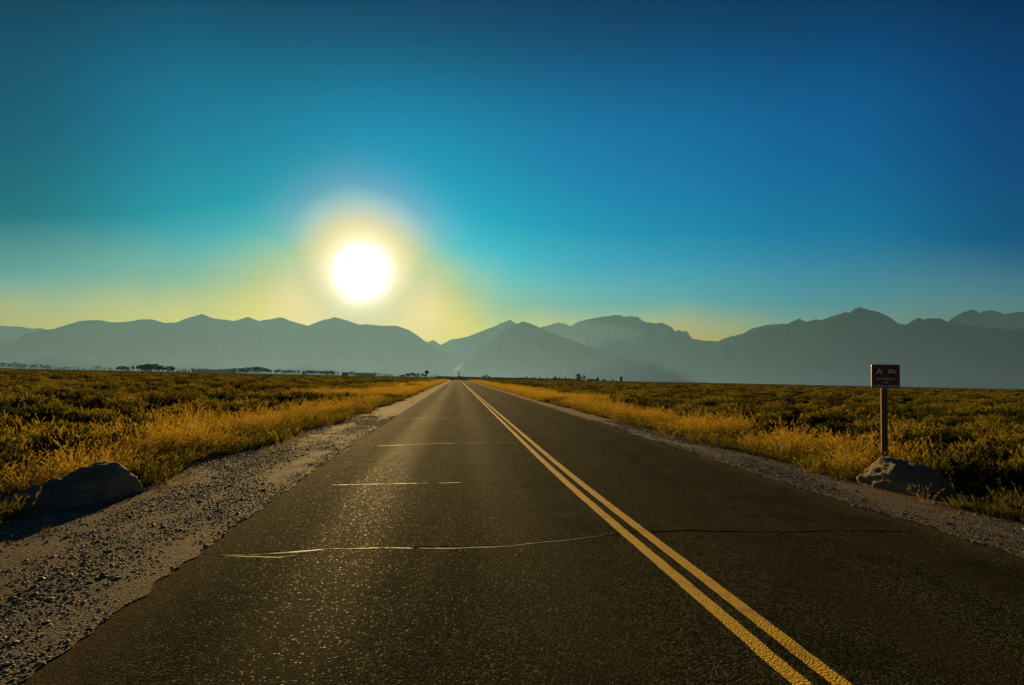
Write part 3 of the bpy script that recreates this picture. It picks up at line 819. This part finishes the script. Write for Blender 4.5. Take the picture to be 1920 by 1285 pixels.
# ------------------------------------------------------------------ camping sign
m_wood, g, o = mat('weathered_post')
P = objpos(g); n = g.noise(g.vmul(P, (30, 30, 2)), 1.0, 5, 0.6)
bsdf(g, o, g.mix(n, (0.10, 0.062, 0.028), (0.26, 0.17, 0.08)), 0.85, bump(g, n, 0.6, 0.008), 0.2)
m_brown = simple('brown_sign_face', (0.25, 0.048, 0.018), 0.45, 0.4, 0, 0.12, 3)
m_white = simple('white_sign_print', (0.75, 0.74, 0.70), 0.45, 0.4, 0, 0.06, 3)
m_red = simple('dark_red_ring', (0.20, 0.022, 0.012), 0.45, 0.4, 0, 0.1, 3)
m_alu = simple('sign_metal', (0.42, 0.42, 0.41), 0.4, 0.5, 0.6, 0.1, 5)
m_dark = simple('dark_sign_metal', (0.045, 0.043, 0.036), 0.6, 0.3, 0.2, 0.2, 4)  # dark tone carries the backlit shade of the diamond sign

def rrect(wd, h, r, n=5):
    P = []
    for cx, cz, a0 in ((wd / 2 - r, h / 2 - r, 0), (-wd / 2 + r, h / 2 - r, 90), (-wd / 2 + r, -h / 2 + r, 180), (wd / 2 - r, -h / 2 + r, 270)):
        for i in range(n + 1):
            a = math.radians(a0 + 90 * i / n); P.append((cx + r * math.cos(a), cz + r * math.sin(a)))
    return P
SX, SY = 7.12, 13.0
sign = empty('camping_sign', (SX, SY, 0), math.radians(-6)); tag(sign, 'brown sign forbidding camping and sleeping in vehicles on a wooden post', 'sign')
MB().box((0.0, 0.075, 0.93), (0.105, 0.105, 1.94), Matrix.Rotation(math.radians(-12), 3, 'Z'), 0.006).build('post', m_wood, sign)
SW, SH, SZ = 0.52, 0.455, 1.735
panel = MB().prism([(x, z + SZ) for x, z in rrect(SW, SH, 0.03)], -0.008, 0.0).build('panel', m_alu, sign)
border = MB().prism([(x, z + SZ) for x, z in rrect(SW - 0.004, SH - 0.004, 0.028)], -0.0105, -0.0082).build('border', m_white, panel)
face = MB().prism([(x, z + SZ) for x, z in rrect(SW - 0.022, SH - 0.022, 0.024)], -0.0130, -0.0107).build('face', m_brown, panel)
YF = -0.0132
def flat(name, polys, m, parent, t=0.0015):
    b = MB()
    for pl in polys: b.prism([(x, z + SZ) for x, z in pl], YF - t, YF)
    return b.build(name, m, parent)
def ring(cx, cz, r0, r1, n=36):
    return [[(cx + r * math.cos(2 * math.pi * k / n), cz + r * math.sin(2 * math.pi * k / n)) for r, k in ((r0, i), (r1, i), (r1, i + 1), (r0, i + 1))] for i in range(n)]
IC = 0.092
flat('ring', ring(-0.118, IC, 0.082, 0.094), m_red, panel)
flat('ring', ring(0.118, IC, 0.082, 0.094), m_red, panel)
flat('tent_symbol', [[(-0.118, IC + 0.062), (-0.184, IC - 0.048), (-0.142, IC - 0.048), (-0.118, IC + 0.006)], [(-0.118, IC + 0.062), (-0.118, IC + 0.006), (-0.094, IC - 0.048), (-0.052, IC - 0.048)]], m_white, panel)
x0 = 0.118
flat('camper_symbol', [[(x0 - 0.076, IC + 0.040), (x0 - 0.076, IC - 0.024), (x0 - 0.055, IC - 0.024), (x0 - 0.055, IC + 0.040)],
    [(x0 - 0.055, IC + 0.040), (x0 - 0.055, IC + 0.028), (x0 + 0.042, IC + 0.028), (x0 + 0.034, IC + 0.040)],
    [(x0 - 0.055, IC + 0.008), (x0 - 0.055, IC - 0.024), (x0 + 0.078, IC - 0.024), (x0 + 0.078, IC - 0.006), (x0 + 0.058, IC + 0.008)],
    [(x0 - 0.012, IC + 0.028), (x0 - 0.012, IC + 0.008), (x0 + 0.020, IC + 0.008), (x0 + 0.020, IC + 0.028)]], m_white, panel)
for k in (-0.042, 0.046):
    flat('camper_wheel', [[(x0 + k + 0.015 * math.cos(a * 0.5236), IC - 0.028 + 0.015 * math.sin(a * 0.5236)) for a in range(12)]], m_white, panel)
def lettering(text, size, zc, wid, parent):
    cu = bpy.data.curves.new('lettering', 'FONT'); cu.body = text; cu.size = size; cu.align_x = 'CENTER'; cu.align_y = 'CENTER'; cu.extrude = 0.0008; cu.offset = 0.0016
    to = bpy.data.objects.new('lettering', cu); col.objects.link(to)
    dg = bpy.context.evaluated_depsgraph_get(); me = bpy.data.meshes.new_from_object(to.evaluated_get(dg))
    bpy.data.objects.remove(to)
    xs = [v.co.x for v in me.vertices]; k = wid / (max(xs) - min(xs))
    me.transform(Matrix.Translation((0, YF - 0.0012, zc)) @ Matrix.Rotation(math.pi / 2, 4, 'X') @ Matrix.Diagonal((k, 1, 1, 1)))
    return link('lettering', me, m_white, parent)
lettering('NO CAMPING', 0.050, SZ - 0.050, 0.325, panel)
lettering('OR', 0.048, SZ - 0.118, 0.070, panel)
lettering('SLEEPING IN VEHICLES', 0.046, SZ - 0.185, 0.47, panel)
for z in (SZ + 0.208, SZ - 0.214):
    MB().cyl((0, -0.020, z), (0, -0.0132, z), 0.008, 0.008, 8).build('bolt', m_alu, panel)

# ------------------------------------------------------------------ diamond sign far up the left verge
ds = empty('diamond_sign', (-19.8, 160.0, 0), math.radians(7)); tag(ds, 'dark diamond shaped road sign on a thin post up the left verge', 'sign')
MB().box((0, 0.05, 1.3), (0.09, 0.06, 2.7)).build('post', m_wood, ds)
MB().box((0, -0.004, 2.53), (0.77, 0.012, 0.77), Matrix.Rotation(math.pi / 4, 3, 'Y')).build('panel', m_dark, ds)
# ------------------------------------------------------------------ far trees
def crown_mesh(name, h, wd, n, leaf, lobes, m, bottom=0.18):
    """leaf faces gathered in uneven clumps through the crown"""
    V, F = [], []
    L = []
    for k in range(lobes):
        a, z = rnd.uniform(0, 6.28), rnd.uniform(bottom + 0.1, 0.9)
        r = wd * 0.5 * rnd.uniform(0.25, 0.72) * (1 - 0.5 * max(0, z - 0.6))
        L.append((Vector((r * math.cos(a), r * math.sin(a), z * h)), wd * rnd.uniform(0.15, 0.27)))
    L.append((Vector((0, 0, h * 0.80)), wd * 0.22)); L.append((Vector((0, 0, h * 0.5)), wd * 0.3))
    for i in range(n):
        c, r = rnd.choice(L)
        d = Vector((rnd.gauss(0, 1), rnd.gauss(0, 1), rnd.gauss(0, 1))).normalized() * r * rnd.random() ** 0.4
        p = c + Vector((d.x, d.y, d.z * 0.85))
        u = Vector((rnd.gauss(0, 1), rnd.gauss(0, 1), rnd.gauss(0, 1))).normalized(); v = u.orthogonal().normalized()
        s = leaf * rnd.uniform(0.6, 1.3); k = len(V)
        V += [p - u * s, p + v * s * 0.6, p + u * s, p - v * s * 0.6]; F.append((k, k + 1, k + 2, k + 3))
    return mesh(name, V, F, m)
def trunk_mesh(name, h, r, limbs=5):
    b = MB().cyl((0, 0, -0.3), (0.05 * h * 0.3, 0, h * 0.55), r, r * 0.55, 8)
    for k in range(limbs):
        a = rnd.uniform(0, 6.28); z = h * rnd.uniform(0.25, 0.5)
        b.cyl((0, 0, z), (math.cos(a) * h * 0.22, math.sin(a) * h * 0.22, z + h * 0.25), r * 0.45, r * 0.15, 6)
    bmesh.ops.recalc_face_normals(b.bm, faces=b.bm.faces)
    me = bpy.data.meshes.new(name); b.bm.to_mesh(me); b.bm.free(); me.materials.append(m_bark)
    return me
def conifer_mesh(name, h, wd, n, m):
    V, F = [], []
    for i in range(n):
        t = rnd.random() ** 1.3; z = h * (0.08 + 0.92 * t)
        r = wd * 0.5 * (1 - t) * (0.55 + 0.45 * abs(math.sin(t * 22))) + 0.05
        a = rnd.uniform(0, 6.28)
        p = Vector((0, 0, z)); q = Vector((r * math.cos(a), r * math.sin(a), z - 0.35 * r))
        s = Vector((-math.sin(a), math.cos(a), 0)) * (0.12 + 0.16 * r); k = len(V)
        V += [p, q - s, q + (q - p) * 0.12, q + s]; F.append((k, k + 1, k + 2, k + 3))
    return mesh(name, V, F, m)
BROAD = [(crown_mesh('crown', 1.0, w_, 900, 0.035, l_, m_tree, bt), trunk_mesh('trunk', 1.0, 0.03)) for w_, l_, bt in ((0.75, 9, 0.1), (0.95, 12, 0.05), (0.6, 7, 0.2), (1.2, 13, 0.1), (0.85, 6, 0.3))]
CONE = [(conifer_mesh('crown', 1.0, w_, 420, m_pine), trunk_mesh('trunk', 1.0, 0.022, 0)) for w_ in (0.36, 0.45)]
def horizon_y(x): return 689.5 + 0.0208 * x
def tree(px, top, D, kind, label, group, wide=None, cat='tree'):
    """tree whose tip shows at px, top when it stands D metres off"""
    d = ray(px, top); t = D / d.y
    h = EYE + d.z * t
    crown, trunk = (BROAD[kind] if kind < 5 else CONE[kind - 5])
    e = empty('tree' if kind < 5 else 'conifer', (d.x * t, D, 0), rnd.uniform(0, 6.28))
    k = wide or (rnd.uniform(1.2, 1.9) if kind < 5 else rnd.uniform(1.0, 1.4))
    e.scale = (h * k, h * k, h)
    link('crown', crown, None, e); link('trunk', trunk, None, e)
    tag(e, label, cat, group)
ORD = ['leftmost', 'second', 'third', 'fourth', 'fifth', 'sixth', 'seventh', 'eighth', 'ninth', 'tenth', 'eleventh', 'twelfth', 'thirteenth', 'fourteenth', 'fifteenth']
def row(spec, D, label, group, kinds):
    for i, (px, top) in enumerate(spec):
        rank = 'rightmost one' if i == len(spec) - 1 else ('leftmost one' if i == 0 else ORD[i] + ' from the left')
        tree(px, top, D * rnd.uniform(0.95, 1.06), rnd.choice(kinds), label + ', ' + rank, group)
row([(4, 680), (17, 680.5), (29, 680), (38, 682), (47, 681.5), (60, 683), (67, 682.5), (78, 682.5), (88, 683), (94, 685)], 1900, 'blue hazy tree in the far row at the left edge', 'far trees at the left edge', (0, 1, 3))
row([(104, 687.5), (112, 688), (120, 687), (128, 687.5), (138, 688.5), (148, 688.5), (158, 688.8), (170, 689), (184, 686), (196, 689), (206, 689)], 2050, 'tiny faded tree on the skyline left of the dark tree clump', 'faded trees left of the dark clump', (0, 1, 3))
row([(222, 687), (230, 685.5), (240, 687), (250, 685.5), (258, 684), (265, 683), (272, 682.5), (279, 681), (285, 683), (291, 682.3), (298, 684.5), (305, 685), (313, 687), (320, 685.5), (324, 687)], 1150, 'dark round crowned tree in the tallest clump on the left plain', 'trees of the dark clump on the left', (0, 1, 2, 4))
row([(332, 693), (337, 691.5), (343, 691.5), (348, 691.5), (354, 692.5)], 1500, 'small conifer just right of the dark tree clump', 'small conifers right of the clump', (5, 6))
row([(361, 689.8), (376, 690), (387, 690.2), (397, 692), (427, 690.5), (434, 691)], 1700, 'round tree rising behind the long low grey building', 'trees behind the long low building', (0, 1, 2))
row([(441, 690), (449, 689.5), (457, 689), (463, 688.5), (472, 688.5), (480, 688), (486, 687), (493, 688.5), (499, 689.5)], 1350, 'grey green tree in the long row right of the low building', 'trees in the long row', (0, 1, 2, 3))
row([(503, 692.5), (508, 693.5), (516, 692.5), (522, 691.5), (531, 694.5), (537, 694), (543, 692.5), (550, 695), (553, 694), (561, 693.5), (569, 694.5), (626, 696.5), (633, 697.5)], 1450, 'small uneven tree in the thin stretch of the skyline row', 'small trees of the thin stretch', (0, 2, 4, 5))
row([(574, 694.5), (580, 693.6), (587, 693.6), (594, 694.2), (600, 694.5), (606, 695.2), (612, 694.2), (619, 694), (624, 695.5)], 1250, 'level topped tree in the grove below the sun', 'grove below the sun', (0, 1, 2))
row([(655, 697.5), (660, 695.3), (666, 698.5)], 1300, 'round tree between the white roof and the long shed', 'trees by the long shed', (0, 1))
row([(703, 699), (710, 700.5), (716, 700.3), (723, 701), (729, 700.8), (735, 702.5), (748, 703), (751, 702.5)], 1700, 'low faded tree left of the white camper', 'low trees left of the camper', (0, 1, 3))
row([(763, 700), (767, 698.5), (774, 698), (779, 700), (785, 699.3), (792, 699.5), (797, 701)], 1150, 'dark tree standing left of the diamond sign', 'trees left of the diamond sign', (0, 1, 2))
row([(808, 704), (815.5, 703), (819, 705), (824, 704.5)], 1500, 'small tree right of the diamond sign', 'small trees right of the diamond sign', (0, 5))
row([(905, 704.5), (910, 703), (916, 704)], 1400, 'small tree on the low bank right of the tower', 'small trees on the bank', (0, 2, 4))
row([(981, 706.8), (988, 704.8), (998, 706.8), (1004, 707.2), (1012, 706.3), (1026, 706.8), (1038, 706.5), (1042, 705.3), (1049, 707), (1055, 708.2), (1061, 706.2), (1067, 709), (1074, 709)], 1300, 'little pointed tree in the row left of the big round tree', 'little trees left of the big round tree', (5, 6, 0))
tree(1085, 699.4, 900, 1, 'biggest round dark tree standing alone on the right plain', None, 1.15)
tree(1095, 702.8, 890, 0, 'shorter dark tree pressed against the big round tree', None, 1.0)
tree(1121, 706.6, 900, 5, 'dark pointed conifer at the end of the dark shed', None, 1.5)
tree(1149, 710.3, 850, 1, 'small round dark bush tree left of the square tower', None, 1.3)
row([(1130, 711.3), (1134, 710.5)], 800, 'yellowish slim shrub between the conifer and the small round tree', 'yellowish shrubs', (2, 0))

# thin line of far conifers on the right skyline: too many and too faint to count
pts = []
for i in range(420):
    px = rnd.uniform(1170, 1990); D = rnd.uniform(4540, 4660)
    d = ray(px, horizon_y(px)); t = D / d.y
    h = rnd.uniform(8, 22) * (1.0 if px < 1500 else 0.75)
    pts.append((d.x * t, D, 0, 0, 0, rnd.uniform(0, 6.28), h * rnd.uniform(0.8, 1.3), h, rnd.randrange(2)))
scatter('far_treeline', pts, [proto(c[0]) for c in CONE], 'faint line of conifers along the right skyline')

# ------------------------------------------------------------------ far buildings, poles, vehicle
m_shed = simple('grey_cladding', (0.16, 0.16, 0.15), 0.7, 0.3, 0, 0.15, 0.4)
m_roof = simple('metal_roof', (0.20, 0.20, 0.195), 0.5, 0.4, 0.3, 0.15, 0.4)
m_wroof = simple('white_roof', (0.8, 0.79, 0.76), 0.4, 0.5, 0, 0.05, 0.4)
m_glass = simple('dark_glass', (0.03, 0.035, 0.04), 0.1, 0.6, 0, 0.1, 1.0)
m_conc = simple('concrete', (0.26, 0.25, 0.23), 0.85, 0.2, 0, 0.15, 0.8)
m_pole = simple('pole_steel', (0.12, 0.12, 0.12), 0.5, 0.4, 0.6, 0.1, 2)
m_rub = simple('tyre_rubber', (0.02, 0.02, 0.02), 0.8, 0.2, 0, 0.2, 5)
def at(px, D):
    d = ray(px, horizon_y(px)); return d.x * D / d.y
def px_w(a, b, D): return abs(at(b, D) - at(a, D))
def shed(name, pa, pb, top, D, depth, label, roof_m=m_roof, doors=5):
    x0, x1 = at(pa, D), at(pb, D); wd = x1 - x0
    d = ray((pa + pb) / 2, top); h = EYE + d.z * D / d.y
    e = empty(name, ((x0 + x1) / 2, D, 0)); tag(e, label, 'building')
    MB().box((0, depth / 2, h * 0.36), (wd, depth, h * 0.72)).build('wall', m_shed, e)
    MB().prism([(-wd / 2 - .4, h * 0.72), (wd / 2 + .4, h * 0.72), (wd / 2 + .4, h * 0.76), (wd / 2, h), (-wd / 2, h), (-wd / 2 - .4, h * 0.76)], -0.5, depth + 0.5).build('roof', roof_m, e)
    for k in range(doors):
        xx = -wd / 2 + wd * (k + 0.5) / doors
        dr = MB().box((xx, -0.04, h * 0.27), (wd / doors * 0.45, 0.1, h * 0.5)).build('door' if k % 2 else 'window', m_glass, e)
        MB().box((xx, -0.09, h * 0.55), (wd / doors * 0.5, 0.12, h * 0.05)).build('lintel', m_conc, dr)
    return e
shed('low_building', 359, 404, 692.8, 1560, 18, 'long low grey building with trees behind it on the left')
shed('low_building', 410, 438, 692.6, 1600, 16, 'lower grey building just left of the long tree row')
shed('white_roofed_building', 641, 650, 698.4, 1250, 10, 'small building with a bright sunlit white roof left of the round trees', m_wroof, 2)
shed('long_shed', 668, 701, 699.6, 1450, 18, 'long grey shed between the round tree and low hedge')
shed('dark_shed', 1100, 1119, 711.0, 880, 10, 'low dark shed right of the big round tree', m_dark, 3)

# control tower
D = 1500; tw = empty('tower', (at(860.3, D), D, 0)); tag(tw, 'slim pale tower on the skyline above the bend in the road', 'tower')
MB().box((0, 0, 5.0), (2.2, 2.2, 10.0)).build('shaft', m_conc, tw)
cb = MB().prism([(-1.3, 10.0), (1.3, 10.0), (1.75, 12.6), (-1.75, 12.6)], -1.4, 1.4).build('cab', m_glass, tw)
MB().box((0, 0, 12.85), (3.8, 3.2, 0.5)).build('roof', m_conc, cb)
MB().cyl((0, 0, 13.1), (0, 0, 15.6), 0.10, 0.05, 6).build('antenna', m_pole, tw)
MB().box((2.6, 0, 2.4), (3.0, 4.0, 4.8)).build('annex', m_conc, tw)

# square water tower on the right
D = 880; wt_ = empty('square_tower', (at(1164, D), D, 0)); tag(wt_, 'square weathered tower standing alone right of the trees', 'tower')
MB().box((0, 0, 5.7), (4.6, 4.0, 1.2)).build('head', m_shed, wt_)
MB().box((0, 0, 2.55), (3.5, 3.2, 5.1)).build('body', m_conc, wt_)
for z in (1.6, 3.3): MB().box((0, 0, z), (3.9, 3.6, 0.25)).build('band', m_shed, wt_)
MB().box((0, 0, 6.45), (4.9, 4.3, 0.25)).build('roof', m_roof, wt_)
MB().box((0.3, -1.65, 1.0), (1.0, 0.1, 1.9)).build('door', m_glass, wt_)

# lamp poles of the far car parks
POLES = [(671, 693.8, 'pole lamp beside the round tree by the long shed'), (720.5, 695, 'pole lamp above the low hedge right of the long shed'), (817.5, 697, 'pole lamp right of the diamond sign'), (868, 697.8, 'pole lamp just right of the slim tower'), (912.5, 698.8, 'pole lamp above the small trees on the bank'), (966, 699.8, 'pole lamp over the bank right of the road bend'), (1000.5, 701, 'pole lamp above the little pointed trees'), (1037.5, 702.2, 'pole lamp left of the big round tree'), (1146, 705.3, 'pole lamp above the small round bush tree')]
for px, top, lab in POLES:
    D = 1300; d = ray(px, top); h = EYE + d.z * D / d.y
    e = empty('lamp_pole', (d.x * D / d.y, D, 0)); tag(e, 'thin ' + lab, 'lamp pole', 'far lamp poles')
    MB().cyl((0, 0, 0), (0, 0, h), 0.16, 0.10, 6).build('pole', m_pole, e)
    MB().box((0, 0, h + 0.1), (1.7, 0.5, 0.28), None, 0.05).build('lamp_head', m_pole, e)

# white camper parked on the left plain
D = 820; cv = empty('camper', (at(756, D), D, 0)); tag(cv, 'white camper van parked on the plain left of the diamond sign', 'camper van')
MB().prism([(-2.9, 0.6), (2.7, 0.6), (2.7, 1.5), (1.9, 2.2), (2.3, 2.5), (2.2, 3.05), (-2.9, 3.05)], -1.1, 1.1).build('body', m_wroof, cv)
MB().prism([(2.02, 1.55), (2.5, 1.55), (1.85, 2.12), (1.5, 2.12), (1.5, 1.55)], -1.125, -1.10).build('window', m_glass, cv)
MB().box((-0.9, -1.11, 2.1), (1.6, 0.04, 0.7)).build('window', m_glass, cv)
for x in (-1.7, 1.8):
    wh = MB().cyl((x, -1.15, 0.38), (x, -0.85, 0.38), 0.38, 0.38, 16).build('wheel', m_rub, cv)
    MB().cyl((x, -1.17, 0.38), (x, -1.151, 0.38), 0.2, 0.2, 12).build('rim', m_pole, wh)
    MB().cyl((x, 0.85, 0.38), (x, 1.15, 0.38), 0.38, 0.38, 16).build('wheel', m_rub, cv)

# low dark bank across the plain beyond the bend
V, F = [], []
xs = np.linspace(at(800, 1250), at(1110, 1250), 120)
for i, x in enumerate(xs):
    h = 2.6 + 0.7 * noise.noise((x * 0.03, 1, 0)) + 0.5 * noise.noise((x * 0.15, 4, 0))
    h *= min(1, (i + 1) / 12, (120 - i) / 12)
    V += [(x, 1240, -0.1), (x, 1248, h), (x, 1256, h * 0.9), (x, 1266, -0.1)]
    if i:
        k = 4 * (i - 1)
        for j in range(3): F.append((k + j, k + 4 + j, k + 5 + j, k + 1 + j))
m_bank = simple('bank_scrub', (0.05, 0.052, 0.03), 0.95, 0.1, 0, 0.4, 0.15)
tag(link('bank', mesh('bank', V, F, m_bank, True)), 'low dark scrub bank beyond the bend', None, None, 'structure')
